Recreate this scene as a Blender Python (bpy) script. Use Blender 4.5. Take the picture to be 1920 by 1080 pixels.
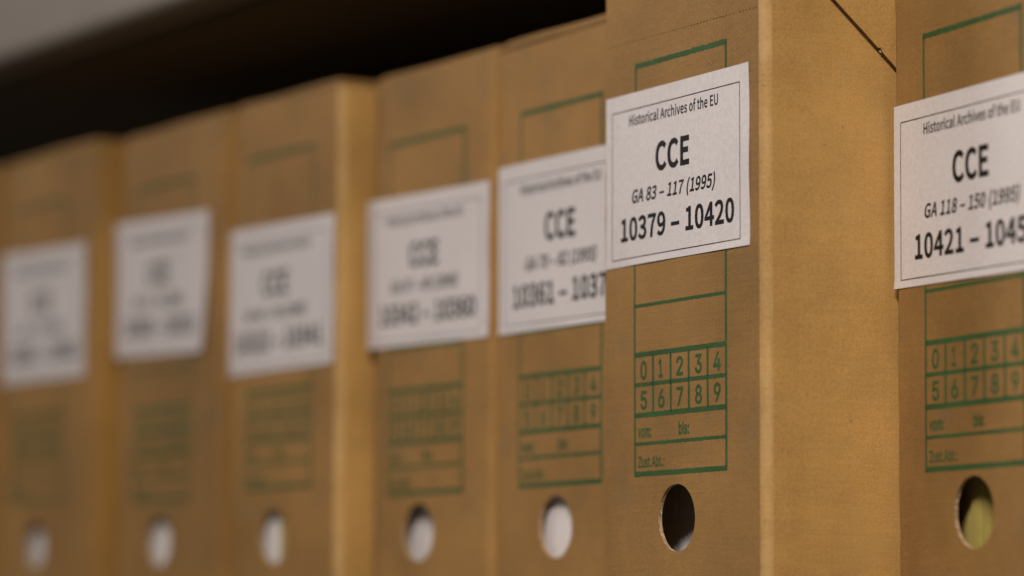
import bpy, math, random
from mathutils import Vector, Matrix
from mathutils.geometry import delaunay_2d_cdt

# ------------------------------------------------------------------ camera, light, exposure
S = bpy.context.scene
for o in list(bpy.data.objects):
    bpy.data.objects.remove(o)
COL = S.collection
MM = 0.001

def camera():
    yaw, pitch, roll = 1.0639248, 0.1029492, 0.0043797
    fw = Vector((-math.sin(yaw)*math.cos(pitch), math.cos(yaw)*math.cos(pitch), math.sin(pitch)))
    r = Vector((math.cos(yaw), math.sin(yaw), 0)); u = r.cross(fw)
    r2 = math.cos(roll)*r + math.sin(roll)*u
    u2 = -math.sin(roll)*r + math.cos(roll)*u
    cd = bpy.data.cameras.new('camera'); c = bpy.data.objects.new('camera', cd); COL.objects.link(c)
    loc = Vector((1021.187, -619.598, -55.003))*MM
    m = Matrix((r2, u2, -fw)).transposed().to_4x4(); m.translation = loc
    c.matrix_world = m
    cd.sensor_width = 36; cd.lens = 6023.29/1920*36
    cd.clip_start = 0.05; cd.clip_end = 50
    cd.dof.use_dof = True
    cd.dof.focus_distance = (Vector((.044, 0, .06))-loc).dot(fw)
    cd.dof.aperture_fstop = cd.lens/FOCUS_APERTURE_MM
    S.camera = c
FOCUS_APERTURE_MM = 27.0
camera()

W = bpy.data.worlds.new('World'); S.world = W; W.use_nodes = True
W.node_tree.nodes['Background'].inputs[0].default_value = (1, .88, .78, 1)
W.node_tree.nodes['Background'].inputs[1].default_value = 0.055

def area(name, loc, aim, sx, sy, power, color, spread=180):
    l = bpy.data.lights.new(name, 'AREA'); l.shape = 'RECTANGLE'; l.size = sx; l.size_y = sy
    l.spread = math.radians(spread); l.energy = power; l.color = color
    o = bpy.data.objects.new(name, l); COL.objects.link(o)
    o.location = loc
    o.rotation_euler = (Vector(aim)-Vector(loc)).to_track_quat('-Z', 'Y').to_euler()
area('ceiling_tube_light', (.95, -.80, .85), (.10, 0, .02), .5, .2, 4.35, (1, .87, .80), 85)
area('aisle_tube_light', (-1.30, -.95, .80), (-.35, 0, .06), .35, .15, 6.0, (1, .87, .81))

S.view_settings.view_transform = 'Standard'; S.view_settings.look = 'None'
S.view_settings.gamma = 1; S.view_settings.exposure = 0
S.render.engine = 'CYCLES'

GLYPHS = {
 'S': {
  'H': (638, '88,0 169,0 169,303 468,303 468,0 550,0 550,642 468,642 468,373 169,373 169,642 88,642'),
  'i': (241, '81,0 161,0 161,475 81,475;121,573 142,577 159,588 170,605 174,627 170,648 159,664 142,675 121,678 99,675 83,664 72,648 68,627 72,605 83,588 99,577'),
  's': (410, '205,-11 279,0 333,30 366,75 377,130 364,186 331,226 285,253 233,274 194,289 162,306 139,327 130,356 136,383 152,405 180,420 219,425 249,422 276,413 302,400 327,383 365,433 335,454 300,472 261,483 218,488 148,477 97,448 65,406 54,353 67,300 98,263 143,236 193,215 232,200 267,181 292,157 301,125 295,96 278,73 249,57 207,51 167,55 131,66 98,84 67,108 28,54 65,28 108,7 155,-6'),
  't': (330, '229,-11 252,-10 275,-6 297,0 318,6 302,67 289,62 276,57 261,54 248,53 213,59 190,77 178,106 174,144 174,411 304,411 304,475 174,475 174,609 108,609 99,475 24,471 24,411 95,411 95,147 101,82 124,32 166,0'),
  'o': (530, '265,-11 349,5 419,54 467,132 485,237 467,343 419,422 349,471 265,488 182,471 112,422 63,343 46,237 63,132 112,54 182,5;265,55 209,68 166,105 138,163 128,237 138,312 166,370 209,407 265,420 322,407 365,370 393,312 404,237 393,163 365,105 322,68'),
  'r': (339, '81,0 161,0 161,305 187,357 218,391 249,410 280,416 294,415 305,414 315,411 327,408 341,477 330,482 318,485 305,487 291,488 252,481 216,461 184,430 156,389 154,389 146,475 81,475'),
  'c': (446, '268,-11 310,-7 350,5 388,23 422,48 387,102 363,84 336,69 307,59 275,55 215,68 169,105 138,163 128,237 139,312 170,370 218,407 277,420 304,417 328,409 351,396 372,379 412,432 385,453 354,471 317,483 274,488 187,471 114,422 64,343 46,237 63,132 109,54 180,5'),
  'a': (492, '190,-11 233,-6 274,9 312,30 348,57 350,57 357,0 423,0 423,292 413,373 384,434 333,474 258,488 203,482 152,467 108,447 72,425 102,370 133,389 167,405 205,417 245,421 293,411 323,384 339,346 343,301 212,278 122,242 69,192 52,123 62,66 91,24 135,-2;213,53 180,58 153,71 135,94 129,129 140,171 176,204 242,230 343,248 343,116 310,88 278,69 246,57'),
  'l': (248, '165,-11 179,-11 192,-9 202,-7 211,-4 200,57 183,55 174,57 167,63 163,74 161,89 161,697 81,697 81,95 85,50 100,16 126,-4'),
  'A': (532, '4,0 85,0 147,196 382,196 443,0 529,0 311,642 221,642;167,260 199,359 215,413 232,466 247,521 263,576 266,576 282,521 298,467 314,413 331,359 362,260'),
  'v': (456, '183,0 277,0 445,475 366,475 276,205 232,65 228,65 184,205 95,475 11,475'),
  'e': (484, '273,-11 319,-8 360,3 396,18 429,37 401,90 374,74 345,62 315,55 282,53 220,64 171,98 138,150 124,219 445,219 446,229 447,240 448,252 448,264 436,356 399,427 339,472 258,488 179,470 111,420 63,342 46,237 63,132 112,54 184,5;123,276 139,339 170,385 212,414 260,424 310,414 347,386 370,339 378,276'),
  'f': (284, '29,411 94,411 94,0 173,0 173,411 274,411 274,475 173,475 173,551 177,591 190,620 211,638 241,644 254,643 267,641 281,637 294,631 312,693 294,699 275,704 254,707 232,708 170,697 127,666 102,617 94,551 94,475 29,471'),
  'h': (531, '81,0 161,0 161,345 194,377 225,399 256,413 291,418 331,410 359,388 376,348 381,291 381,0 460,0 460,301 452,381 425,440 380,475 315,488 269,481 228,464 192,439 158,408 161,506 161,697 81,697'),
  'E': (516, '88,0 467,0 467,69 169,69 169,303 412,303 412,372 169,372 169,573 458,573 458,642 88,642'),
  'U': (631, '316,-11 407,3 480,49 529,134 546,264 546,642 468,642 468,263 456,166 424,103 376,70 316,60 257,70 210,103 178,166 166,263 166,642 86,642 86,264 103,134 152,49 225,3'),
  'C': (558, '330,-11 389,-5 441,13 486,41 527,81 482,132 450,102 415,79 377,64 334,60 251,78 188,131 148,214 134,323 149,431 190,513 254,564 336,582 375,578 410,565 440,546 467,522 511,574 479,604 439,629 390,646 335,653 222,630 132,564 72,460 51,320 72,181 130,76 219,11'),
  'G': (603, '341,-11 402,-6 456,10 502,33 538,63 538,333 327,333 327,265 464,265 464,97 442,81 414,69 382,62 348,60 257,78 190,131 148,214 134,323 149,431 192,513 259,564 348,582 392,577 428,564 460,545 486,522 530,574 498,603 457,628 406,646 345,653 227,630 134,564 73,460 51,320 72,181 132,76 224,11'),
  '0': (486, '243,-11 326,9 389,72 429,176 443,323 429,468 389,571 326,633 243,653 160,633 98,571 58,468 44,323 58,176 98,72 160,9;243,53 194,69 155,118 130,201 121,323 130,444 155,527 194,575 243,590 293,575 332,527 357,444 366,323 357,201 332,118 293,69'),
  '1': (486, '77,0 429,0 429,67 300,67 300,642 239,642 211,628 181,615 146,605 106,596 106,545 221,545 221,67 77,67'),
  '2': (486, '39,0 442,0 442,69 264,69 239,69 212,67 185,65 159,63 262,168 342,269 393,368 411,465 398,542 361,602 302,640 224,653 167,646 118,628 75,598 35,559 81,514 110,544 142,567 177,583 214,588 267,579 303,552 325,512 333,461 315,375 261,279 169,171 39,47'),
  '3': (486, '230,-11 311,1 377,37 421,95 437,172 426,232 397,279 354,314 301,334 301,339 348,362 384,395 407,439 415,493 401,561 362,611 303,642 228,653 175,647 129,631 87,607 49,577 92,526 121,551 153,571 188,584 225,588 270,581 305,560 326,528 334,487 324,438 295,399 240,374 156,364 156,303 250,294 311,268 345,227 355,174 346,125 319,87 278,63 225,55 175,61 133,77 97,101 67,129 25,77 61,44 106,15 162,-4'),
  '4': (485, '298,0 373,0 373,177 459,177 459,241 373,241 373,642 284,642 18,229 18,177 298,177;298,241 101,241 247,460 260,483 274,507 286,531 298,554 302,554 301,527 299,496 298,465 298,438'),
  '5': (485, '229,-11 308,3 375,46 422,115 439,208 424,300 382,364 321,401 246,413 219,411 194,406 172,398 150,388 166,573 408,573 408,642 96,642 75,342 118,315 144,331 169,343 195,350 225,353 280,343 322,314 349,268 358,207 347,143 318,96 275,66 221,55 171,61 128,77 93,99 64,126 24,74 60,42 105,15 161,-4'),
  '6': (486, '263,-11 334,4 393,46 433,112 448,197 436,285 400,348 343,386 270,398 231,393 193,378 157,354 124,321 139,447 175,529 227,574 290,587 318,584 346,574 370,559 391,538 437,587 407,614 373,635 333,648 286,653 197,634 121,574 69,467 49,306 65,167 110,68 178,8;126,257 159,295 192,320 225,334 256,339 307,329 343,300 365,256 372,197 364,137 341,91 306,62 263,52 209,65 168,105 140,169'),
  '7': (486, '173,0 256,0 269,172 298,319 353,455 445,593 445,642 43,642 43,573 355,573 275,444 221,312 189,168'),
  '8': (486, '245,-11 327,1 390,37 431,89 446,154 437,213 413,260 378,295 338,323 338,327 367,355 394,391 415,434 423,482 411,550 376,604 321,639 247,651 177,639 121,606 84,555 71,488 78,441 97,401 124,368 158,341 158,337 114,308 77,269 50,219 40,159 56,91 98,37 163,1;289,348 234,372 188,401 156,439 144,488 151,531 172,563 205,584 246,592 292,583 326,559 347,523 355,478 350,443 338,410 317,378;246,48 192,57 150,82 121,119 111,166 118,210 136,249 164,284 200,312 265,284 319,253 356,212 369,157 361,113 336,78 297,56'),
  '9': (485, '206,-11 293,8 367,71 419,182 439,348 422,482 377,577 308,634 222,653 152,638 93,596 53,530 39,445 51,357 87,294 143,256 215,243 255,249 295,265 331,289 363,321 347,196 312,114 262,69 203,55 172,58 144,68 117,84 95,104 51,54 80,28 115,7 157,-6;362,389 329,349 295,323 261,308 228,303 178,313 143,342 121,386 114,445 122,505 145,551 180,580 223,591 278,578 320,539 348,476'),
  '(': (295, '209,-172 258,-150 209,-52 174,52 154,161 147,272 154,383 174,491 209,595 258,693 209,716 155,615 115,509 89,395 81,272 89,148 115,35 155,-71'),
  ')': (296, '87,-172 141,-71 181,35 207,148 215,272 207,395 181,509 141,615 87,716 37,693 86,595 121,491 143,383 150,272 143,161 121,52 86,-52 37,-150'),
  '–': (469, '40,219 429,219 429,273 40,273'),
  ' ': (196, ''),
 },
 'I': {
  '0': (453, '227,-7 199,-5 174,1 151,11 130,24 111,41 95,62 80,86 69,113 60,144 53,178 49,214 48,254 49,294 53,330 60,364 69,395 81,422 95,447 112,467 130,484 151,498 174,508 200,514 227,516 254,514 279,508 302,498 323,484 342,467 358,447 372,422 384,395 393,364 400,330 404,294 405,254 404,214 400,178 393,144 384,113 373,86 359,62 342,41 323,24 302,11 279,1 254,-5;227,50 245,51 261,56 276,63 290,74 303,87 313,103 323,122 330,144 336,168 340,194 343,223 344,254 343,285 340,314 336,341 330,365 323,387 313,405 303,422 290,435 276,446 261,453 245,458 227,460 209,458 192,453 177,446 163,435 151,422 140,405 131,387 123,365 117,341 113,314 110,285 109,254 110,223 113,194 117,168 123,144 131,122 140,103 151,87 163,74 177,63 192,56 209,51'),
  '1': (454, '76,0 76,55 391,55 391,0;276,509 276,0 212,0 212,448 209,448 86,358 86,427 198,509'),
  '2': (453, '64,0 64,47 234,229 282,282 291,294 299,305 305,316 311,327 315,337 318,348 320,360 320,371 319,385 317,397 313,408 308,419 301,428 293,436 283,443 273,449 262,454 250,457 237,459 224,460 209,459 196,457 184,453 172,447 162,441 153,433 145,424 139,413 134,402 130,390 128,376 127,362 66,362 67,384 71,405 77,424 86,442 98,459 111,473 126,486 143,496 162,505 182,511 203,514 225,516 247,514 268,511 288,505 306,497 323,486 337,474 350,461 361,445 370,428 376,411 380,392 381,372 380,358 378,345 375,331 371,318 365,304 357,290 347,275 336,259 322,241 306,223 288,202 267,180 153,60 153,57 389,57 389,0'),
  '3': (453, '218,-7 195,-6 173,-3 152,2 133,10 114,19 98,30 83,43 70,57 60,74 52,91 46,111 44,132 109,132 111,119 115,107 120,97 126,87 134,78 144,71 154,64 165,59 178,55 191,52 204,50 219,50 234,51 248,53 262,56 275,61 287,67 297,74 307,83 315,93 321,104 325,116 328,130 329,145 328,158 326,172 322,184 316,196 308,207 299,217 288,226 275,234 260,240 242,244 223,247 201,248 157,248 157,299 288,448 288,452 70,452 70,509 372,509 372,461 211,278 211,289 239,290 264,288 287,284 308,276 327,265 344,253 359,239 371,222 381,205 387,186 392,166 393,145 392,123 387,103 380,84 370,66 358,50 344,36 327,23 309,12 288,4 266,-2 243,-6'),
  '4': (453, '40,105 40,158 247,509 311,509 109,166 109,163 413,163 413,105;282,0 282,121 282,146 282,318 343,318 343,0'),
  '5': (453, '221,-7 199,-6 178,-2 159,3 140,11 123,21 108,32 94,45 83,60 73,76 66,93 62,111 60,130 122,130 124,119 127,108 132,98 138,89 145,80 154,73 163,66 173,60 184,56 196,52 208,50 221,50 236,51 250,53 264,58 276,64 288,72 298,82 307,92 314,104 320,117 324,131 327,146 328,162 327,178 324,193 320,208 314,221 306,233 297,244 286,254 275,262 262,269 248,273 233,276 218,277 205,276 192,275 180,272 167,268 156,264 145,258 136,252 128,246 67,253 96,509 366,509 366,452 151,452 134,301 136,301 145,308 155,315 166,320 178,325 190,329 203,331 216,333 229,334 247,333 263,330 279,326 294,321 308,314 321,306 334,296 345,285 355,273 364,260 372,246 379,231 384,215 388,199 390,181 391,163 390,139 385,117 379,95 369,76 357,57 343,41 327,27 309,15 289,6 268,-1 245,-5'),
  '6': (453, '226,-7 203,-5 182,-1 161,5 142,15 125,26 109,40 96,56 84,74 75,94 69,115 65,138 64,162 65,180 68,199 73,219 80,239 89,261 102,285 118,311 137,340 252,509 322,509 151,261 145,261 149,268 154,275 159,281 165,288 172,293 179,299 187,303 196,307 205,310 214,312 224,314 235,314 257,313 278,309 298,303 316,295 332,284 346,271 359,257 370,240 378,221 384,201 388,180 389,157 388,134 384,112 377,92 368,73 356,55 343,39 327,26 310,14 291,5 271,-2 249,-6;226,48 241,49 254,52 267,56 279,63 289,70 299,79 307,90 314,101 320,114 324,128 327,142 327,157 327,173 324,187 320,201 314,213 307,225 299,235 289,244 279,251 267,258 254,262 241,264 226,265 212,264 198,262 186,258 174,252 163,244 153,235 145,225 138,214 132,201 128,188 126,174 125,158 126,143 128,128 132,114 138,102 145,90 153,79 163,70 174,63 186,56 198,52 212,49'),
  '7': (453, '97,0 323,448 323,452 62,452 62,509 391,509 391,449 165,0'),
  '8': (453, '226,-7 201,-6 178,-2 156,3 136,11 117,21 101,33 86,47 74,62 64,78 57,96 53,115 52,135 53,151 55,166 59,181 65,195 72,208 81,220 90,231 101,241 113,249 125,256 139,261 153,265 153,267 135,273 119,282 105,293 93,308 83,324 76,342 72,360 70,380 72,399 75,417 82,434 90,450 101,464 114,477 129,488 146,498 164,506 184,511 204,514 226,516 248,514 269,511 288,506 306,498 323,488 337,477 350,464 361,450 370,434 377,417 380,399 382,380 380,361 376,342 369,324 359,308 347,293 333,282 318,273 300,267 300,265 314,261 327,256 339,249 351,241 362,231 372,220 380,208 387,195 393,181 397,166 400,151 401,135 399,115 395,96 388,78 378,62 366,47 352,33 335,21 317,11 296,3 275,-2 251,-6;226,49 243,50 258,52 272,55 285,60 296,66 307,74 315,82 323,91 329,102 333,113 336,126 337,139 336,152 333,165 329,177 322,189 314,199 305,208 295,216 283,223 270,228 256,232 242,234 226,235 211,234 196,232 182,228 169,223 157,216 147,208 138,199 130,189 123,177 119,165 116,152 115,139 116,126 119,113 123,102 129,91 136,82 145,74 156,66 167,60 180,55 195,52 210,50;226,290 239,290 252,292 263,296 274,300 284,306 293,313 300,321 307,330 312,341 316,351 318,363 319,376 318,388 316,399 313,410 308,420 301,429 294,437 285,444 275,449 264,454 252,457 240,459 226,460 213,459 200,457 188,454 177,449 167,444 159,437 151,429 145,420 139,410 136,399 134,388 133,376 134,363 136,351 139,341 145,330 151,321 159,313 168,306 178,300 189,296 201,292 213,290'),
  '9': (453, '226,516 249,514 271,510 291,503 310,494 328,482 343,468 356,452 368,434 377,414 384,393 388,371 389,347 388,328 385,309 380,290 373,270 363,248 350,224 334,197 315,168 200,0 130,0 301,248 307,248 303,240 299,234 294,227 287,221 281,215 273,210 265,206 257,202 248,199 238,196 228,195 218,195 195,196 175,199 155,206 137,214 121,225 106,237 94,252 83,269 74,287 68,307 65,329 64,352 65,375 69,397 75,417 85,436 96,454 110,469 125,483 143,494 162,504 182,510 203,514;226,460 212,459 199,457 186,452 174,446 163,438 154,429 145,419 138,407 133,395 129,381 126,367 125,352 126,336 129,322 133,308 138,295 145,284 154,274 163,265 174,257 186,251 199,247 212,244 226,243 240,244 254,247 267,251 279,257 289,265 299,273 307,284 314,295 320,308 324,321 327,335 327,350 327,366 324,381 320,394 314,407 307,419 299,429 290,438 279,446 267,452 254,457 241,459'),
  'v': (390, '163,0 17,379 84,379 165,155 171,138 177,121 182,104 187,87 206,21 184,21 203,87 207,104 213,121 218,138 224,155 305,379 371,379 226,0'),
  'o': (415, '207,-8 182,-7 159,-2 137,6 117,16 98,30 82,46 68,64 56,85 46,108 40,133 36,159 34,187 36,216 40,243 46,268 56,291 68,312 82,330 98,346 117,360 137,371 159,378 182,383 207,384 233,383 256,378 278,371 299,360 317,346 333,330 347,312 359,291 369,268 376,243 380,216 381,187 380,159 376,133 369,108 359,85 347,64 333,46 317,30 299,16 278,6 256,-2 233,-7;207,46 226,48 242,51 257,57 270,66 282,76 292,89 300,102 307,117 312,134 316,151 318,169 319,187 318,206 316,224 312,242 307,258 300,274 292,287 282,300 270,310 257,319 242,325 226,329 207,330 189,329 173,325 158,319 145,310 134,300 124,287 115,274 108,258 103,242 99,224 97,206 96,187 97,169 99,151 103,134 108,117 115,102 124,89 134,76 145,66 158,57 173,51 189,48'),
  'm': (609, '53,0 53,379 112,379 112,295 108,295 112,310 118,323 125,335 132,346 141,355 151,363 161,370 172,376 183,380 195,384 207,386 219,386 239,385 257,380 273,372 287,361 299,347 309,331 316,314 321,295 312,295 317,308 322,321 329,332 337,343 347,353 357,361 368,369 381,375 394,380 407,383 422,385 437,386 453,385 468,383 483,378 497,372 510,364 522,354 532,342 541,328 548,313 553,296 556,276 557,255 557,0 496,0 496,254 494,273 490,289 483,302 473,313 460,321 447,326 433,329 419,330 406,330 395,328 384,324 374,320 365,314 358,307 351,299 345,290 341,280 338,270 336,259 335,247 335,0 274,0 274,260 273,275 269,288 262,301 253,311 242,320 229,326 215,329 199,330 188,330 178,328 168,325 158,320 148,314 140,307 132,299 126,289 121,278 117,266 114,253 114,238 114,0'),
  'b': (424, '229,-8 213,-7 198,-5 184,-1 172,4 162,10 153,17 145,24 138,31 118,59 112,59 112,0 53,0 53,509 114,509 114,319 118,319 137,346 144,353 152,360 161,367 171,373 183,378 197,381 212,384 229,384 252,383 274,378 294,371 313,361 330,347 345,332 359,313 370,293 379,270 385,245 389,218 390,189 389,160 385,133 379,108 370,84 359,64 346,45 330,29 313,16 294,5 274,-2 252,-7;220,47 237,48 253,51 267,57 279,66 291,76 301,88 309,101 316,117 321,133 325,151 327,170 328,189 327,209 325,227 321,245 316,261 309,276 301,290 291,301 280,311 267,319 253,325 237,329 220,330 203,329 188,325 174,320 161,312 150,302 140,291 132,278 125,263 120,247 116,229 113,210 113,189 113,169 116,150 120,132 125,115 132,100 140,86 150,75 162,65 174,57 188,51 204,48'),
  'i': (167, '53,0 53,379 114,379 114,0;84,443 75,444 67,446 60,449 54,455 48,461 44,468 42,475 41,483 42,491 44,499 48,506 54,512 60,517 67,521 75,523 84,524 92,523 100,521 107,517 114,512 119,506 123,499 126,491 126,483 126,475 123,468 119,461 114,455 107,449 100,446 92,444'),
  's': (364, '182,-8 163,-7 145,-5 128,-2 112,3 98,10 84,18 72,27 62,38 53,50 45,63 40,78 36,94 94,107 99,92 105,79 114,69 124,60 136,54 150,49 165,46 181,45 200,46 217,50 232,55 244,62 255,71 262,81 267,91 268,103 267,112 265,121 260,129 254,136 246,142 237,147 225,151 212,155 149,170 125,177 104,186 87,196 72,208 61,222 53,237 48,255 47,274 48,290 51,305 57,319 65,332 75,343 87,354 100,363 115,370 131,377 149,381 167,384 187,384 206,384 223,381 239,378 254,372 267,366 279,358 290,349 299,339 307,328 314,316 319,303 324,290 268,277 264,288 258,298 251,307 243,316 232,323 219,328 205,331 187,333 171,332 156,329 143,324 131,317 121,308 114,299 110,289 109,277 110,267 112,258 117,250 124,243 133,237 144,232 157,227 172,223 229,209 254,202 275,194 292,183 306,171 317,158 325,142 330,125 331,107 330,90 326,75 321,61 312,47 302,35 290,24 276,15 260,6 242,0 223,-5 203,-7'),
  ':': (187, '95,-4 86,-4 78,-1 70,3 63,9 57,16 53,24 50,32 50,41 50,50 53,59 57,66 63,73 70,79 78,83 86,86 95,87 104,86 113,83 121,79 128,73 134,66 138,59 140,50 141,41 140,32 138,24 134,16 128,9 121,3 113,-1 104,-4;95,271 86,272 78,274 70,278 63,284 57,291 53,299 50,307 50,316 50,325 53,334 57,342 63,349 70,354 78,359 86,361 95,362 104,361 113,359 121,354 128,349 134,342 138,334 140,325 141,316 140,307 138,299 134,291 128,284 121,278 113,274 104,272'),
  'Z': (439, '42,0 42,46 273,385 306,431 341,476 348,454 285,452 223,452 40,452 40,509 397,509 397,462 169,129 134,81 97,33 90,54 152,57 214,57 399,57 399,0'),
  'u': (410, '182,-5 164,-4 146,-1 130,4 115,11 101,20 89,31 78,44 69,59 62,76 57,95 54,116 53,139 53,379 114,379 114,144 115,123 119,105 127,89 137,75 150,64 164,56 181,52 200,50 213,51 226,53 238,57 249,62 259,69 268,77 276,86 283,97 289,109 293,122 295,137 296,153 296,379 357,379 357,0 298,0 298,92 307,92 297,67 286,47 272,30 257,17 240,7 222,0 203,-4'),
  't': (228, '204,379 204,327 6,327 6,379;65,471 126,471 126,98 127,86 128,76 132,68 136,61 142,56 150,53 159,51 170,50 185,51 202,54 213,2 192,-3 168,-4 145,-3 125,2 107,10 92,21 80,35 72,52 67,71 65,93'),
  'A': (480, '16,0 201,509 276,509 463,0 395,0 287,302 264,372 232,478 245,478 213,371 191,302 85,0;110,142 110,199 370,199 370,142'),
  '.': (187, '95,-4 86,-4 78,-1 70,3 63,9 57,16 53,24 50,32 50,41 50,50 53,59 57,66 63,73 70,79 78,83 86,86 95,87 104,86 113,83 121,79 128,73 134,66 138,59 140,50 141,41 140,32 138,24 134,16 128,9 121,3 113,-1 104,-4'),
  ' ': (187, ''),
 },
}

# ------------------------------------------------------------------ materials
def newmat(name):
    m = bpy.data.materials.new(name); m.use_nodes = True
    nt = m.node_tree; b = nt.nodes['Principled BSDF']
    return m, nt, b

def N(nt, kind, **kw):
    n = nt.nodes.new(kind)
    for k, v in kw.items(): setattr(n, k, v)
    return n

def noise(nt, co, scale, detail=3, rough=.5, sc=(1, 1, 1)):
    mp = N(nt, 'ShaderNodeMapping'); mp.inputs['Scale'].default_value = sc
    nt.links.new(co, mp.inputs['Vector'])
    n = N(nt, 'ShaderNodeTexNoise'); n.inputs['Scale'].default_value = scale
    n.inputs['Detail'].default_value = detail; n.inputs['Roughness'].default_value = rough
    nt.links.new(mp.outputs[0], n.inputs['Vector'])
    return n.outputs['Fac']

def ramp(nt, fac, stops):
    r = N(nt, 'ShaderNodeValToRGB'); e = r.color_ramp.elements
    while len(e) < len(stops): e.new(.5)
    for el, (p, c) in zip(e, stops): el.position = p; el.color = (*c, 1) if len(c) == 3 else c
    nt.links.new(fac, r.inputs[0]); return r.outputs[0]

def mix(nt, fac, a, b, mode='MIX'):
    m = N(nt, 'ShaderNodeMix', data_type='RGBA', blend_type=mode)
    if isinstance(fac, (int, float)): m.inputs[0].default_value = fac
    else: nt.links.new(fac, m.inputs[0])
    for i, v in ((6, a), (7, b)):
        if isinstance(v, tuple): m.inputs[i].default_value = (*v, 1)
        else: nt.links.new(v, m.inputs[i])
    return m.outputs[2]

def coords(nt):
    tc = N(nt, 'ShaderNodeTexCoord'); oi = N(nt, 'ShaderNodeObjectInfo')
    mul = N(nt, 'ShaderNodeMath', operation='MULTIPLY'); mul.inputs[1].default_value = 3.7
    nt.links.new(oi.outputs['Random'], mul.inputs[0])
    ad = N(nt, 'ShaderNodeVectorMath', operation='ADD')
    nt.links.new(tc.outputs['Object'], ad.inputs[0]); nt.links.new(mul.outputs[0], ad.inputs[1])
    return ad.outputs[0]

def kraft(name, base, smudge=.45, worn=0):
    m, nt, b = newmat(name); co = coords(nt)
    d = tuple(x*.80 for x in base); l = tuple(min(1, x*1.22) for x in base)
    c = ramp(nt, noise(nt, co, 14, 4, .6), [(.3, d), (.5, base), (.72, l)])
    fib = ramp(nt, noise(nt, co, 1500, 2, .6), [(.25, (.62, .60, .57)), (.5, (1, 1, 1)), (.8, (1.35, 1.36, 1.38))])
    c = mix(nt, .55, c, fib, 'MULTIPLY')
    st = ramp(nt, noise(nt, co, 30, 3, .6, (3, 3, 40)), [(.3, (.86, .85, .83)), (.7, (1.12, 1.12, 1.13))])
    c = mix(nt, .30, c, st, 'MULTIPLY')
    sv = ramp(nt, noise(nt, co, 30, 3, .6, (30, 30, 1.5)), [(.3, (.88, .87, .85)), (.7, (1.1, 1.1, 1.1))])
    c = mix(nt, .26, c, sv, 'MULTIPLY')
    # scuffed greyish handling marks and small dark specks
    sm = ramp(nt, noise(nt, co, 38, 5, .65), [(.54, (0, 0, 0)), (.78, (smudge,)*3)])
    c = mix(nt, sm, c, tuple(.75*x+.035 for x in (base[1]*.9, base[1]*.82, base[2]*1.2)))
    sp = ramp(nt, noise(nt, co, 420, 1, .4), [(.79, (0, 0, 0)), (.84, (.45, .45, .45))])
    c = mix(nt, sp, c, (.07, .045, .025))
    if worn:
        c = mix(nt, ramp(nt, noise(nt, co, 90, 4, .7, (1, 1, .45)), [(.40, (0, 0, 0)), (.62, (worn,)*3)]), c, (.70, .50, .25))
    oi = N(nt, 'ShaderNodeObjectInfo')
    c = mix(nt, 1., c, ramp(nt, oi.outputs['Random'], [(0, (.90, .90, .91)), (1, (1.07, 1.06, 1.04))]), 'MULTIPLY')
    nt.links.new(c, b.inputs['Base Color'])
    b.inputs['Roughness'].default_value = .62
    b.inputs['Specular IOR Level'].default_value = .2
    b.inputs['Sheen Weight'].default_value = .03; b.inputs['Sheen Roughness'].default_value = .5
    h1 = noise(nt, co, 900, 3, .6); h2 = noise(nt, co, 40, 2, .5, (1, 1, 16)); h3 = noise(nt, co, 18, 2, .5)
    def bump(h, dist, st_, prev=None):
        bn = N(nt, 'ShaderNodeBump'); bn.inputs['Distance'].default_value = dist; bn.inputs['Strength'].default_value = st_
        nt.links.new(h, bn.inputs['Height'])
        if prev: nt.links.new(prev, bn.inputs['Normal'])
        return bn.outputs[0]
    nn = bump(h3, .0015, .6); nn = bump(h2, .0003, .28, nn); nn = bump(h1, .00012, .8, nn)
    nt.links.new(nn, b.inputs['Normal'])
    return m

KRAFT = kraft('shaded_handled_kraft', (.352, .203, .064))  # base tone holds the weaker light on the fronts; smudges are handling marks
KRAFT2 = kraft('lit_side_kraft', (.505, .302, .092), .22)  # lighter copy: stronger light on the right sides put into the base colour
KRAFT3 = kraft('dim_side_kraft', (.40, .225, .055), .2)  # dimmer light on the left boxes' sides, put into the colour
WORN = kraft('worn_crease_board', (.52, .325, .110), .1, .32)
m, nt, b = newmat('torn_board_edge'); co = coords(nt)
nt.links.new(ramp(nt, noise(nt, co, 700, 3, .7), [(.3, (.20, .12, .05)), (.55, (.50, .36, .20)), (.75, (.72, .58, .40))]), b.inputs['Base Color'])
b.inputs['Roughness'].default_value = .8; EDGE = m
m, nt, b = newmat('dark_board_edge'); co = coords(nt)
nt.links.new(ramp(nt, noise(nt, co, 500, 3, .7), [(.3, (.07, .04, .018)), (.7, (.22, .14, .06))]), b.inputs['Base Color'])
b.inputs['Roughness'].default_value = .9; CUT = m

m, nt, b = newmat('label_paper'); co = coords(nt)
c = ramp(nt, noise(nt, co, 700, 3, .6), [(.3, (.70, .69, .69)), (.7, (.82, .80, .80))])
c = mix(nt, .5, c, ramp(nt, noise(nt, co, 25, 3, .5), [(.3, (.92, .91, .90)), (.7, (1.04, 1.04, 1.04))]), 'MULTIPLY')
nt.links.new(c, b.inputs['Base Color']); b.inputs['Roughness'].default_value = .55
b.inputs['Specular IOR Level'].default_value = .3
bn = N(nt, 'ShaderNodeBump'); bn.inputs['Distance'].default_value = .0003; bn.inputs['Strength'].default_value = .35
nt.links.new(noise(nt, co, 260, 3, .6), bn.inputs['Height']); nt.links.new(bn.outputs[0], b.inputs['Normal'])
PAPER = m

m, nt, b = newmat('black_toner'); b.inputs['Base Color'].default_value = (.009, .008, .009, 1)
b.inputs['Specular IOR Level'].default_value = .2
b.inputs['Roughness'].default_value = .5; TONER = m

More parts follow.
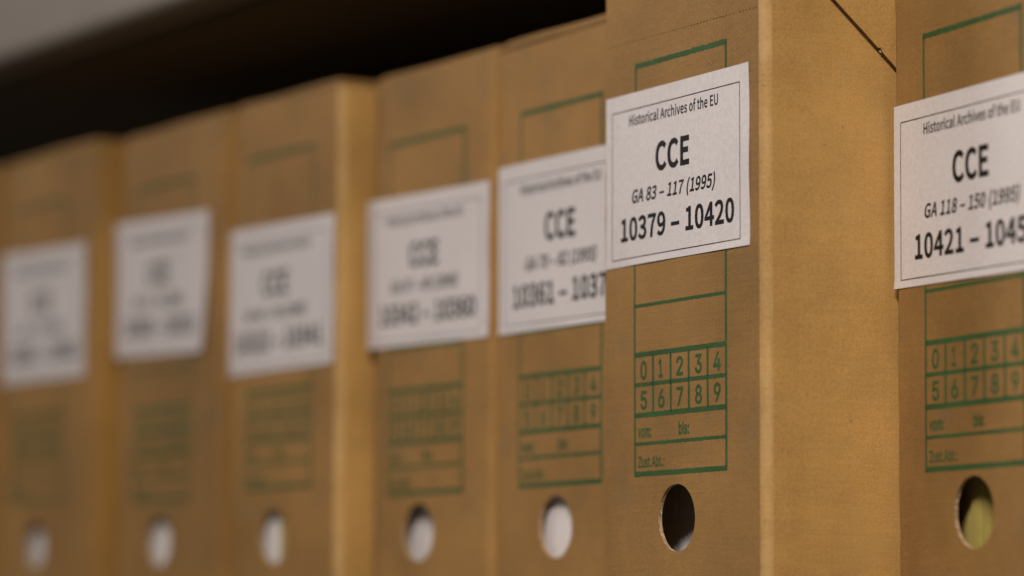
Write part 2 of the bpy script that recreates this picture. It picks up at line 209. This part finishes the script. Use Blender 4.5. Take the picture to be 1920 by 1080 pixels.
m, nt, b = newmat('green_ink'); co = coords(nt)
c = ramp(nt, noise(nt, co, 40, 3, .5), [(.3, (.030, .090, .030)), (.7, (.045, .128, .042))])
f = ramp(nt, noise(nt, co, 1300, 2, .6), [(.60, (0, 0, 0)), (.80, (.65, .65, .65))])
c = mix(nt, f, c, (.33, .22, .10))
nt.links.new(c, b.inputs['Base Color']); b.inputs['Roughness'].default_value = .65
b.inputs['Specular IOR Level'].default_value = .25; INK = m

def sheets(name, cols):
    m, nt, b = newmat(name); co = coords(nt)
    c = ramp(nt, noise(nt, co, 120, 3, .7, (6, 1, .05)), [(.3, cols[0]), (.7, cols[1])])
    nt.links.new(c, b.inputs['Base Color']); b.inputs['Roughness'].default_value = .8
    return m
SHEET = sheets('white_sheet_edges', ((.78, .76, .74), (.90, .89, .88)))
YELLOW = sheets('yellow_folder_board', ((.40, .32, .075), (.50, .42, .12)))
LILAC = sheets('greyish_folder_board', ((.42, .38, .42), (.56, .52, .56)))

m, nt, b = newmat('grey_painted_steel'); co = coords(nt)
nt.links.new(ramp(nt, noise(nt, co, 9, 4, .5), [(.3, (.25, .228, .198)), (.7, (.31, .282, .245))]), b.inputs['Base Color'])
b.inputs['Roughness'].default_value = .5; STEEL = m
m, nt, b = newmat('shaded_steel'); co = coords(nt)
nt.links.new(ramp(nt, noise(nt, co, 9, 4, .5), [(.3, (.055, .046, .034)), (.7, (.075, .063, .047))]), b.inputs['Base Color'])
b.inputs['Roughness'].default_value = .7; DARK = m  # shade of the space above the boxes put into the dark base colour

# ------------------------------------------------------------------ mesh helpers (millimetres in, metres out)
class MB:
    def __init__(s): s.v = []; s.f = []; s.m = []
    def add(s, verts, faces, mi=0):
        b = len(s.v); s.v += verts; s.f += [tuple(i+b for i in f) for f in faces]; s.m += [mi]*len(faces)
    def box(s, x0, x1, y0, y1, z0, z1, mi=0):
        s.add([(x, y, z) for x in (x0, x1) for y in (y0, y1) for z in (z0, z1)],
              [(0, 1, 3, 2), (4, 6, 7, 5), (0, 4, 5, 1), (2, 3, 7, 6), (0, 2, 6, 4), (1, 5, 7, 3)], mi)
    def grid(s, P, nu, nv, mi=0):        # P(i, j) -> vertex
        s.add([P(i, j) for j in range(nv+1) for i in range(nu+1)],
              [(j*(nu+1)+i, j*(nu+1)+i+1, (j+1)*(nu+1)+i+1, (j+1)*(nu+1)+i) for j in range(nv) for i in range(nu)], mi)
    def build(s, name, mats, parent=None, smooth=False):
        me = bpy.data.meshes.new(name); me.from_pydata([(x*MM, y*MM, z*MM) for x, y, z in s.v], [], s.f)
        for mt in (mats if isinstance(mats, (list, tuple)) else [mats]): me.materials.append(mt)
        me.polygons.foreach_set('material_index', s.m)
        if smooth: me.polygons.foreach_set('use_smooth', [True]*len(s.f))
        me.update()
        o = bpy.data.objects.new(name, me); COL.objects.link(o)
        if parent: o.parent = parent
        return o

def contours(font, ch, bold):
    adv, enc = GLYPHS[font][ch]; out = []
    if enc:
        for c in enc.split(';'):
            pts = [tuple(map(float, p.split(','))) for p in c.split()]
            if bold:
                q = []; n = len(pts)
                for i in range(n):
                    a, b_, c_ = pts[i-1], pts[i], pts[(i+1) % n]
                    d1 = (b_[0]-a[0], b_[1]-a[1]); d2 = (c_[0]-b_[0], c_[1]-b_[1])
                    l1 = math.hypot(*d1) or 1; l2 = math.hypot(*d2) or 1
                    n1 = (d1[1]/l1, -d1[0]/l1); n2 = (d2[1]/l2, -d2[0]/l2)
                    nx, ny = n1[0]+n2[0], n1[1]+n2[1]; k = nx*nx+ny*ny
                    k = min(2/k if k > 1e-6 else 1, 1.1)
                    q.append((b_[0]-nx*k*bold*ORIENT[font], b_[1]-ny*k*bold*ORIENT[font]))
                pts = q
            out.append(pts)
    return adv, out
ORIENT = {'S': 1, 'I': 1}

_tri = {}
def glyph(font, ch, bold):
    """triangulated glyph, emboldened; a triangle is kept where the outlines wind around it"""
    key = (font, ch, round(bold, 3))
    if key not in _tri:
        adv, cs = contours(font, ch, bold); vs = []; es = []; segs = []
        for c in cs:
            n0 = len(vs); n = len(c)
            vs += [Vector(p) for p in c]; es += [(n0+i, n0+(i+1) % n) for i in range(n)]
            segs += [(c[i], c[(i+1) % n]) for i in range(n)]
        if not cs: _tri[key] = (adv, [], [])
        else:
            r = delaunay_2d_cdt(vs, es, [], 0, 1e-4); tris = []
            for f in r[2]:
                x = sum(r[0][k].x for k in f)/3; y = sum(r[0][k].y for k in f)/3; wn = 0
                for (ax, ay), (bx, by) in segs:
                    s_ = (bx-ax)*(y-ay)-(x-ax)*(by-ay)
                    if ay <= y < by and s_ > 0: wn += 1
                    elif by <= y < ay and s_ < 0: wn -= 1
                if wn*ORIENT[font] < 0: tris.append(tuple(f))
            _tri[key] = (adv, [(v.x, v.y) for v in r[0]], tris)
    return _tri[key]

def text(mb, font, s, x0, x1, zb, cap, P, bold=0, shear=0, rough=0, mi=0, rng=None):
    """lay the string s between x0 and x1 on the base line zb; P maps (x, z) to a surface point"""
    capu = CAPS[font]; cur = 0; items = []; lo = 1e9; hi = -1e9
    for ch in s:
        adv, vs, ts = glyph(font, ch, bold*capu)
        vs = [(x+cur+shear*y, y) for x, y in vs]
        for x, y in vs: lo = min(lo, x); hi = max(hi, x)
        items.append((vs, ts)); cur += adv + bold*capu*1.2
    kx = (x1-x0)/(hi-lo); kz = cap/capu
    for vs, ts in items:
        j = (lambda: rng.uniform(-rough, rough)) if rough and rng else (lambda: 0)
        if vs: mb.add([P(x0+(x-lo)*kx+j(), zb+y*kz+j()) for x, y in vs], ts, mi)
CAPS = {'S': max(float(p.split(',')[1]) for p in GLYPHS['S']['H'][1].split()), 'I': max(float(p.split(',')[1]) for p in GLYPHS['I']['Z'][1].split())}
def signed(c): return sum(c[i-1][0]*c[i][1]-c[i][0]*c[i-1][1] for i in range(len(c)))
ORIENT = {'S': 1 if signed(contours('S', 'H', 0)[1][0]) < 0 else -1, 'I': 1 if signed(contours('I', 'Z', 0)[1][0]) < 0 else -1}

# ------------------------------------------------------------------ the archive box
H, D, T, RAD = 315.4, 270., 3., 3.4
HOLE_Z, HOLE_R = 112.1, 12.45
FORM_W, FORM_H = 63.4, 155.
FORM_ROWS = (.409, .291, .219, .146, .0775)

def tagged(o, label, cat, group=None):
    o['label'] = label; o['category'] = cat
    if group: o['group'] = group

class Box:
    def __init__(s, x, y, yaw, w, seed):
        s.x, s.y, s.yaw, s.w = x, y, yaw, w; s.r = random.Random(seed)
        s.ph = [s.r.uniform(0, 6.28) for _ in range(6)]; s.amp = s.r.uniform(.25, .5)
    def fy(s, a, z):                      # gentle waviness of the front board, + is into the box
        e = max(0, math.sin(math.pi*min(max(a/s.w, 0), 1)))
        return (-s.amp*math.sin(math.pi*z/H)*1.0 + .12*math.sin(a/17+s.ph[0])*math.sin(z/41+s.ph[1]) + .10*math.sin(z/23+s.ph[2]))*min(1, e*2)
    def on(s, off):
        return lambda a, z: (a, s.fy(a, z)-off, z)

def make_box(spec):
    B = Box(*spec['pos'], spec['yaw'], spec['w'], spec['seed']); w = B.w; rng = B.r
    root = bpy.data.objects.new('archive_box', None); COL.objects.link(root)
    root.location = (B.x*MM, B.y*MM, -130*MM); root.rotation_euler = (0, 0, math.radians(B.yaw))
    root.empty_display_size = .05
    tagged(root, spec['label'], 'archive box', 'cardboard archive boxes in a row on the shelf')
    hs = spec['hole']; zt = H-3.3-spec.get('gap', .3)
    # --- front board with the finger hole (and the perforation) cut out
    mb = MB()
    vs = []; fs = []
    def loop(pts):
        fs.append(list(range(len(vs), len(vs)+len(pts)))); vs.extend(Vector(p) for p in pts)
    NX = 34; NZ = 90
    RX, RY = spec.get('soft', (RAD, RAD))
    a0, a1 = RX, w-RAD
    bnd = [(a0+(a1-a0)*i/NX, 0) for i in range(NX)] + [(a1, zt*j/NZ) for j in range(NZ)] + \
          [(a1-(a1-a0)*i/NX, zt) for i in range(NX)] + [(a0, zt-zt*j/NZ) for j in range(NZ)]
    loop(bnd)
    hn = 64; hole = []
    for i in range(hn):
        t = 2*math.pi*i/hn; rr = HOLE_R+rng.uniform(-.07, .07)+.12*math.sin(2*t+B.ph[0])
        hole.append((hs+rr*math.cos(t), HOLE_Z+rr*math.sin(t)))
    loop(hole)
    for (pa0, pz0, pa1, pz1) in spec.get('perf', []):
        n = int(math.hypot(pa1-pa0, pz1-pz0)/2.15)
        for i in range(n):
            f = (i+.25)/n; L = .62+rng.uniform(-.15, .2); ca = pa0+(pa1-pa0)*f; cz = pz0+(pz1-pz0)*f+rng.uniform(-.05, .05); hh = .13+rng.uniform(-.03, .05)
            loop([(ca-L, cz), (ca-L*.5, cz-hh), (ca+L*.5, cz-hh), (ca+L, cz), (ca+L*.5, cz+hh), (ca-L*.5, cz+hh)])
    for i in range(1, NX):
        for j in range(1, NZ):
            a = a0+(a1-a0)*i/NX; z = zt*j/NZ
            if math.hypot(a-hs, z-HOLE_Z) > HOLE_R+1.2: vs.append(Vector((a, z)))
    r = delaunay_2d_cdt(vs, [], fs, 2, 1e-5)
    mb.add([B.on(0)(v.x, v.y) for v in r[0]], [tuple(f) for f in r[2]])
    # --- shell: side, back, side
    prof = [(w-RAD, 0)]
    for k in range(1, 7):
        t = math.pi/2*k/6; prof.append((w-RAD+RAD*math.sin(t), RAD-RAD*math.cos(t)))
    ny = 36
    for k in range(1, ny+1): prof.append((w, RAD+(D-RAD)*k/ny))
    prof.append((0, D))
    for k in range(1, ny+1): prof.append((0, D-(D-RY)*k/ny))
    for k in range(1, 13):
        t = math.pi/2*k/12; prof.append((RX-RX*math.sin(t), RY-RY*math.cos(t)))
    prof[-12:] = [(RX-RX*math.cos(math.pi/2*k/12), RY-RY*math.sin(math.pi/2*k/12)) for k in range(1, 13)]
    bul = spec.get('bulge', .8); nz = 140
    def P(i, j):
        a, y = prof[i]; z = zt*j/nz
        e = math.sin(math.pi*min(max((y-RAD)/(D-RAD), 0), 1))*math.sin(math.pi*z/zt)
        wv = .16*math.sin(y/19+B.ph[3])*math.sin(z/33+B.ph[4])*min(1, max(0, y-RAD)/15)
        if a > w-.5: a += bul*e+wv
        elif a < .5: a -= .3*e
        if i in (0, len(prof)-1): return B.on(0)(a, z)
        k = max(0, 1-y/RAD) if y < RAD else 0
        return (a + (.12*math.sin(z/11+B.ph[5])+.09*math.sin(z/3.1+B.ph[0]))*k, y + (.14*math.sin(z/7+B.ph[2])+.07*math.sin(z/2.3))*k, z)
    q0 = len(mb.m); mb.grid(P, len(prof)-1, nz, 1)
    for j in range(nz):
        for i in range(7+ny, len(prof)-1): mb.m[q0+j*(len(prof)-1)+i] = 0
        for i in range(0, 6): mb.m[q0+j*(len(prof)-1)+i] = 0 if spec.get('dim_side') else 2
    # floor and inner liner behind the front board
    mb.box(2, w-2, 2, D-2, .5, 3.5)
    body = mb.build('body', [KRAFT, KRAFT3 if spec.get('dim_side') else KRAFT2, WORN], root, True)
    # rim of the finger hole: the cut corrugated edge
    mb = MB()
    def R(i, j):
        t = 2*math.pi*i/hn; x, z = hole[i % hn]
        dep = (0, .25, .5, .8, 1.1, 1.4)[j]; jit = 0 if j == 0 else (.0 if j in (1, 5) else .1+rng.uniform(-.15, .22))
        return (x+jit*math.cos(t), B.fy(x, z)+dep, z+jit*math.sin(t))
    mb.grid(R, hn, 5)
    mb.build('hole_rim', EDGE, root, False)
    # lid
    mb = MB(); zl = H-3.2; lf = spec.get('lid_back', .3)+(4 if spec.get('soft', (0, 0))[0] > 5 else 0)
    pr = []
    for k in range(7):
        t = math.pi/2*k/6; pr.append((lf+1.8-1.8*math.sin(math.pi/2-t)*1., H-1.8+1.8*math.sin(t)))
    pr = [(lf, zl)] + [(lf+1.8-1.8*math.cos(math.pi/2*k/6), H-1.8+1.8*math.sin(math.pi/2*k/6)) for k in range(7)] + [(D, H), (D, zl), (lf, zl)]
    na = 24
    def L_(i, j):
        a = .3+(w-.6)*i/na; y, z = pr[j]
        e = 1.2*max(0, 1-min(i, na-i)/1.0) if z > H-1 else 0
        return (a, y+(.15*math.sin(a/9+B.ph[1]) if j < 8 else 0), z+.18*math.sin(a/13+B.ph[0])-e*.7)
    mb.grid(L_, na, len(pr)-1)
    for side in (0, na):
        q = [L_(side, j) for j in range(len(pr)-1)]
        mb.add(q, [tuple(range(len(q)))])
    mb.build('lid', KRAFT, root, False)
    # printed form
    mb = MB(); fz = 130+spec['fz']; fs0 = spec['fs']; on = B.on(.05)
    fr = random.Random(spec['seed']+7)
    def bar(a0, z0, a1, z1, th, ragged):
        n = max(2, int(math.hypot(a1-a0, z1-z0)/.55)); ver = abs(z1-z0) > abs(a1-a0)
        e = [(fr.uniform(-ragged, ragged), fr.uniform(-ragged, ragged)) for _ in range(n+1)]
        def Pt(i, j):
            f = i/n; a = a0+(a1-a0)*f; z = z0+(z1-z0)*f; o_ = (th/2+e[i][j])*(1 if j else -1)
            return on(a-o_, z) if ver else on(a, z+o_)
        mb.grid(Pt, n, 1)
    Z = lambda f: fz+FORM_H*f
    l, rr_ = fs0, fs0+FORM_W
    bar(l+.5, fz, l+.5, Z(1), 1.2, .07); bar(rr_-.55, fz, rr_-.55, Z(1), 1.4, .07)
    hb = lambda z, th, rg=.13: bar(l, z, rr_, z, th, rg)
    hb(Z(1)-.95, 2.0, .2); hb(fz+.85, 1.9)
    for f, th in zip(FORM_ROWS, (1.25, 1.9, 1.55, 1.9, 1.25)): bar(l+.5, Z(f), rr_-.5, Z(f), th, .13)
    for x in (13.5, 25.8, 38.1, 50.7): bar(l+x, Z(FORM_ROWS[3])+.4, l+x, Z(FORM_ROWS[1])-.4, 1.3, .07)
    cx = (6.9, 19.3, 32., 44.6, 57.)
    onT = B.on(.06)
    for k in range(10):
        c = l+cx[k % 5]; wd = 1.9 if k == 1 else 2.3 if k not in (4,) else 2.45
        zb = Z(.2322) if k < 5 else Z(.1605)
        if k == 1: text(mb, 'I', '1', c-1.9, c+1.0, zb, 6.5, onT, .045, rng=fr, rough=.05)
        else: text(mb, 'I', str(k), c-wd, c+wd, zb, 6.5, onT, .04, rng=fr, rough=.05)
    text(mb, 'I', 'vom:', l+2.7, l+12.1, fz+14.4, 4.3, onT, .06, rng=fr, rough=.04)
    text(mb, 'I', 'bis:', l+31., l+38.2, fz+14.4, 4.3, onT, .06, rng=fr, rough=.04)
    text(mb, 'I', 'Zust.Abt.:', l+2.7, l+21., fz+3.3, 3.9, onT, .04, rng=fr, rough=.04)
    mb.build('printed_form', INK, root)
    # pasted paper label
    if 'lab' in spec:
        TL, TR, BR, BL = [(a, z+130) for a, z in spec['lab']]; curl = spec.get('curl', 0)
        def LP(off):
            def f(x, z):                  # x 0..100 from the left, z 0..66 from the bottom
                u, v = x/99.2, z/65.3
                a = (TL[0]*(1-u)+TR[0]*u)*v+(BL[0]*(1-u)+BR[0]*u)*(1-v)
                zz = (TL[1]*(1-u)+TR[1]*u)*v+(BL[1]*(1-u)+BR[1]*u)*(1-v)
                k = max(0, (u+(1-v))-1.45)/.55; lift = curl*k*k
                edge = .35*max(0, u-.93)/.07*math.sin(v*5+B.ph[4])**2 + .04*(1+math.sin(u*9+v*4+B.ph[1])) + .3*max(0, .05-v)/.05*math.sin(u*6+B.ph[3])**2
                return (a-lift*.35, B.fy(a, zz)-off-lift-edge, zz+lift*.2)
            return f
        mb = MB(); f0 = LP(.05); f1 = LP(.2); nu, nv = 30, 20
        mb.grid(lambda i, j: f1(99.2*i/nu, 65.3*j/nv), nu, nv)
        mb.grid(lambda i, j: f0(99.2*i/nu, 65.3*j/nv), nu, nv)
        per = [(99.2*i/nu, 0) for i in range(nu)]+[(99.2, 65.3*j/nv) for j in range(nv)]+[(99.2-99.2*i/nu, 65.3) for i in range(nu)]+[(0, 65.3-65.3*j/nv) for j in range(nv)]
        mb.grid(lambda i, j: (f1, f0)[j](*per[i % len(per)]), len(per), 1)
        lab = mb.build('paper_label', PAPER, root, False)
        g = LP(.25); mb = MB(); tx = spec.get('tx', 0)
        b0, b1, c0, c1 = 4.5, 93.0, 2.6, 58.8; t = .38
        def strip(xa, za, xb, zb):
            n = 40
            if abs(xb-xa) > abs(zb-za): mb.grid(lambda i, j: g(xa+(xb-xa)*i/n, za+(t if j else 0)), n, 1)
            else: mb.grid(lambda i, j: g(xa+(t if j else 0), za+(zb-za)*i/n), n, 1)
        strip(b0, c0, b1, c0); strip(b0, c1, b1+t, c1); strip(b0, c0+t, b0, c1); strip(b1, c0, b1, c1)
        mb.build('border_line', TONER, lab)
        mb = MB()
        text(mb, 'S', 'Historical Archives of the EU', 17.2+tx, 79.0+tx, 52.9, 3.75, g, .034)
        text(mb, 'S', 'CCE', 36.1+tx, 59.5+tx, 34.0, 9.9, g, .052)
        ga = spec['ga']; hw = 25.6*len(ga)/16
        text(mb, 'S', ga, 48.2-hw+tx, 48.2+hw+tx, 23.4, 4.75, g, .042, .19)
        text(mb, 'S', spec['num'], 11.2+tx, 89.4+tx, 9.6, 8.1, g, .047)
        mb.build('lettering', TONER, lab)
    for fp in spec.get('flap', []):
        mb = MB(); x0, x1 = w+.8, w+2.35
        n = len(fp)
        mb.add([(x0, y, z) for y, z in fp]+[(x1+.25*math.sin(y/30), y, z) for y, z in fp],
               [tuple(range(n, 2*n))])
        mb.add([(x0, y, z) for y, z in fp]+[(x1+.25*math.sin(y/30), y, z) for y, z in fp],
               [(i, (i+1) % n, n+(i+1) % n, n+i) for i in range(n)], 1)
        fr_ = random.Random(5)                     # frayed fibres standing off the cut edge
        for _ in range(9):
            y = 48.6+fr_.gauss(0, .35); z = 278.7+fr_.gauss(0, .35); r_ = fr_.uniform(.15, .35)
            mb.add([(x1+fr_.uniform(-.7, .5), y+r_*math.cos(t), z+r_*math.sin(t)) for t in (0, 2.1, 4.2)], [(0, 1, 2)], 2)
        mb.build('side_flap', [KRAFT2, CUT, EDGE], root)
    # what is filed inside, a thing of its own
    st = spec['stack']; mb = MB(); sr = random.Random(spec['seed']+3)
    a = 5.
    while a < w-6:
        th = sr.uniform(.5, 2.2); b_ = min(a+th, w-5)
        d = max(3.4, st['d'](max(-32, min(22, a-hs))))+sr.uniform(-.3, .3)
        mi = st['m'](a-hs)
        mb.box(a, b_-.06, d, 215, 4, 252+sr.uniform(-2, 2), mi); a = b_
    o = mb.build(st['name'], [SHEET, YELLOW, LILAC])
    o.location = root.location; o.rotation_euler = root.rotation_euler
    tagged(o, st['label'], st.get('cat', 'papers'), 'papers filed inside the archive boxes')
    return root

GA = '–'
plain = lambda depth, slope=0: (lambda a: depth+slope*a)
white = lambda a: 0
specs = [
 dict(pos=(-707, -44), yaw=3.2, w=113, seed=10, dim_side=1, hole=48, fz=3, fs=17,
      label='archive box cut off by the left edge of the photo, only a sliver showing',
      stack=dict(d=plain(8), m=white, name='paper_stack', label='white papers inside the leftmost, cut off box')),
 dict(pos=(-591.9, -32.6), yaw=3.22, w=115.5, seed=11, dim_side=1, hole=47.8, fz=3.8, fs=16.7,
      lab=[(-1.8, 136.2), (103.7, 133.4), (104.6, 66.0), (1.8, 67.2)], ga='GA 6 – 30 (1995)', num='10281 – 10302',
      label='most blurred archive box, far left, its label the lowest of the row',
      stack=dict(d=plain(5), m=white, name='paper_stack', label='greyish white papers behind the most blurred finger hole, far left')),
 dict(pos=(-476.1, -16.6), yaw=2.76, w=120.0, seed=12, soft=(12, 6), dim_side=1, hole=57.2, fz=1.2, fs=26.9, curl=1.5,
      lab=[(1.2, 141.5), (107.2, 137.8), (103.7, 70.3), (3.9, 74.2)], ga='GA 31 – 44 (1995)', num='10303 – 10321',
      label='archive box whose paper label is peeling off at its lower right corner',
      stack=dict(d=plain(4.2), m=white, name='paper_stack', label='white papers inside the box with the peeling label')),
 dict(pos=(-355.7, -6.2), yaw=3.46, w=103.8, seed=13, hole=45.4, fz=3.6, fs=16.6, bulge=1.6,
      lab=[(-6.6, 126.2), (99.0, 124.8), (99.4, 57.9), (-5.7, 57.7)], ga='GA 45 – 56 (1995)', num='10322 – 10341',
      label='blurred archive box, third label from the left, with a wide bright ochre side',
      stack=dict(d=plain(4), m=lambda a: 1 if a > -1.5 else 0, name='paper_stack', label='white papers with a yellow green folder on their right, seen in a blurred finger hole')),
 dict(pos=(-251.9, 11.9), yaw=3.27, w=107.4, seed=14, soft=(15, 6.5), dim_side=1, hole=49.6, fz=-1.8, fs=22.7,
      lab=[(3.4, 129.2), (105.5, 127.5), (105.5, 62.1), (4.6, 63.6)], ga='GA 57 – 69 (1995)', num='10342 – 10360',
      label='archive box with the blurred label numbered 10342 to 10360',
      stack=dict(d=plain(6.2, -.05), m=white, name='paper_stack', label='white papers half in shadow inside the box numbered 10342 to 10360')),
 dict(pos=(-143.5, 19.8), yaw=1.61, w=113.0, seed=15, tx=1.2, hole=48.1, fz=-1.6, fs=19.5, gap=1.3, lid_back=1.6,
      lab=[(1.8, 132.1), (101.1, 131.6), (101.7, 61.9), (2.4, 62.3)], ga='GA 70 – 82 (1995)', num='10361 – 10378',
      label='archive box numbered 10361, partly hidden behind the box that sticks out',
      stack=dict(d=plain(3.6, -.03), m=white, name='paper_stack', label='bright white papers inside the box numbered 10361')),
 dict(pos=(-22.5, 0.0), yaw=0, w=110.0, seed=16, soft=(1.3, 1.3), hole=51.9, fz=-2.0, fs=22.5, bulge=.5,
      lab=[(1.7, 142.4), (100.6, 142.3), (101.0, 76.9), (1.8, 77.2)], ga='GA 83 – 117 (1995)', num='10379 – 10420',
      perf=[(3, 292.2, 107, 291.2)],
      flap=[[(6, 311.6), (6, 314.6-.0), (28.1, 295.9), (47.4, 279.7), (48.4, 280.0), (49.2, 278.3), (54.7, 273.6), (66, 264), (95, 238), (95, 311.6)]],
      label='sharp archive box numbered 10379 to 10420, standing out in front of the others',
      stack=dict(d=lambda a: 19, m=white, name='paper_stack', label='shaded papers deep inside the sharp box numbered 10379 to 10420')),
 dict(pos=(90.2, 53.5), yaw=-4.9, w=113.0, seed=17, tx=3.2, hole=51.8, fz=-3.2, fs=21.0,
      lab=[(1.1, 128.5), (100.4, 128.1), (99.8, 61.4), (0.5, 62.9)], ga='GA 118 – 150 (1995)', num='10421 – 10450',
      label='archive box numbered 10421 at the right edge, cut off by the photo',
      stack=dict(d=lambda a: 7.0+.2*abs(a+12), m=lambda a: 2 if a > -3.5 else 1, name='folder_stack', cat='folders', label='yellow folders showing in the finger hole of the rightmost box')),
]
def narrow(sp, d):                     # leave a real gap to the box on the left
    y = math.radians(sp['yaw']); sp['pos'] = (sp['pos'][0]+d*math.cos(y), sp['pos'][1]+d*math.sin(y))
    sp['w'] -= d; sp['hole'] -= d; sp['fs'] -= d; sp['lab'] = [(a-d, z) for a, z in sp['lab']]
narrow(specs[2], 3.0); narrow(specs[3], 2.0); narrow(specs[4], 3.5)
for sp in specs: make_box(sp)

# ------------------------------------------------------------------ the steel shelf
sh = bpy.data.objects.new('metal_shelf', None); COL.objects.link(sh)
sh.location = (-.432, -.002, -.130); sh.rotation_euler = (0, 0, math.radians(4.9)); sh.empty_display_size = .1
tagged(sh, 'grey painted metal shelf whose board runs above the row of boxes', 'shelf')
mb = MB()
x0, x1 = -900, 760
pr = [(0, 425), (0, 384)]
pr += [(5-5*math.cos(math.pi/2*k/8), 384-2-5*math.sin(math.pi/2*k/8)+2) for k in range(1, 9)]
pr += [(13, 382), (14, 378.5), (22, 378), (22, 379)]
pr += [(420, 379), (420, 425)]
n = len(pr)
pr = [(y, z+.5) for y, z in pr]
mb.add([(x0, y, z) for y, z in pr]+[(x1, y, z) for y, z in pr], [(i, (i+1) % n, n+(i+1) % n, n+i) for i in range(n-3)]+[(n-2, n-1, 2*n-1, 2*n-2), (n-1, 0, n, 2*n-1)])
mb.build('upper_board', STEEL, sh)
mb = MB(); mb.box(x0, x1, 23, 420, 375.2, 379); mb.build('underside_shade_panel', DARK, sh)  # separate sheet, coloured dark to stand in for the board's shaded underside
mb = MB(); mb.box(x0, x1, 421, 426, -40, 420); mb.build('added_back_panel', DARK, sh)  # unseen panel added to keep world light out from behind the boxes
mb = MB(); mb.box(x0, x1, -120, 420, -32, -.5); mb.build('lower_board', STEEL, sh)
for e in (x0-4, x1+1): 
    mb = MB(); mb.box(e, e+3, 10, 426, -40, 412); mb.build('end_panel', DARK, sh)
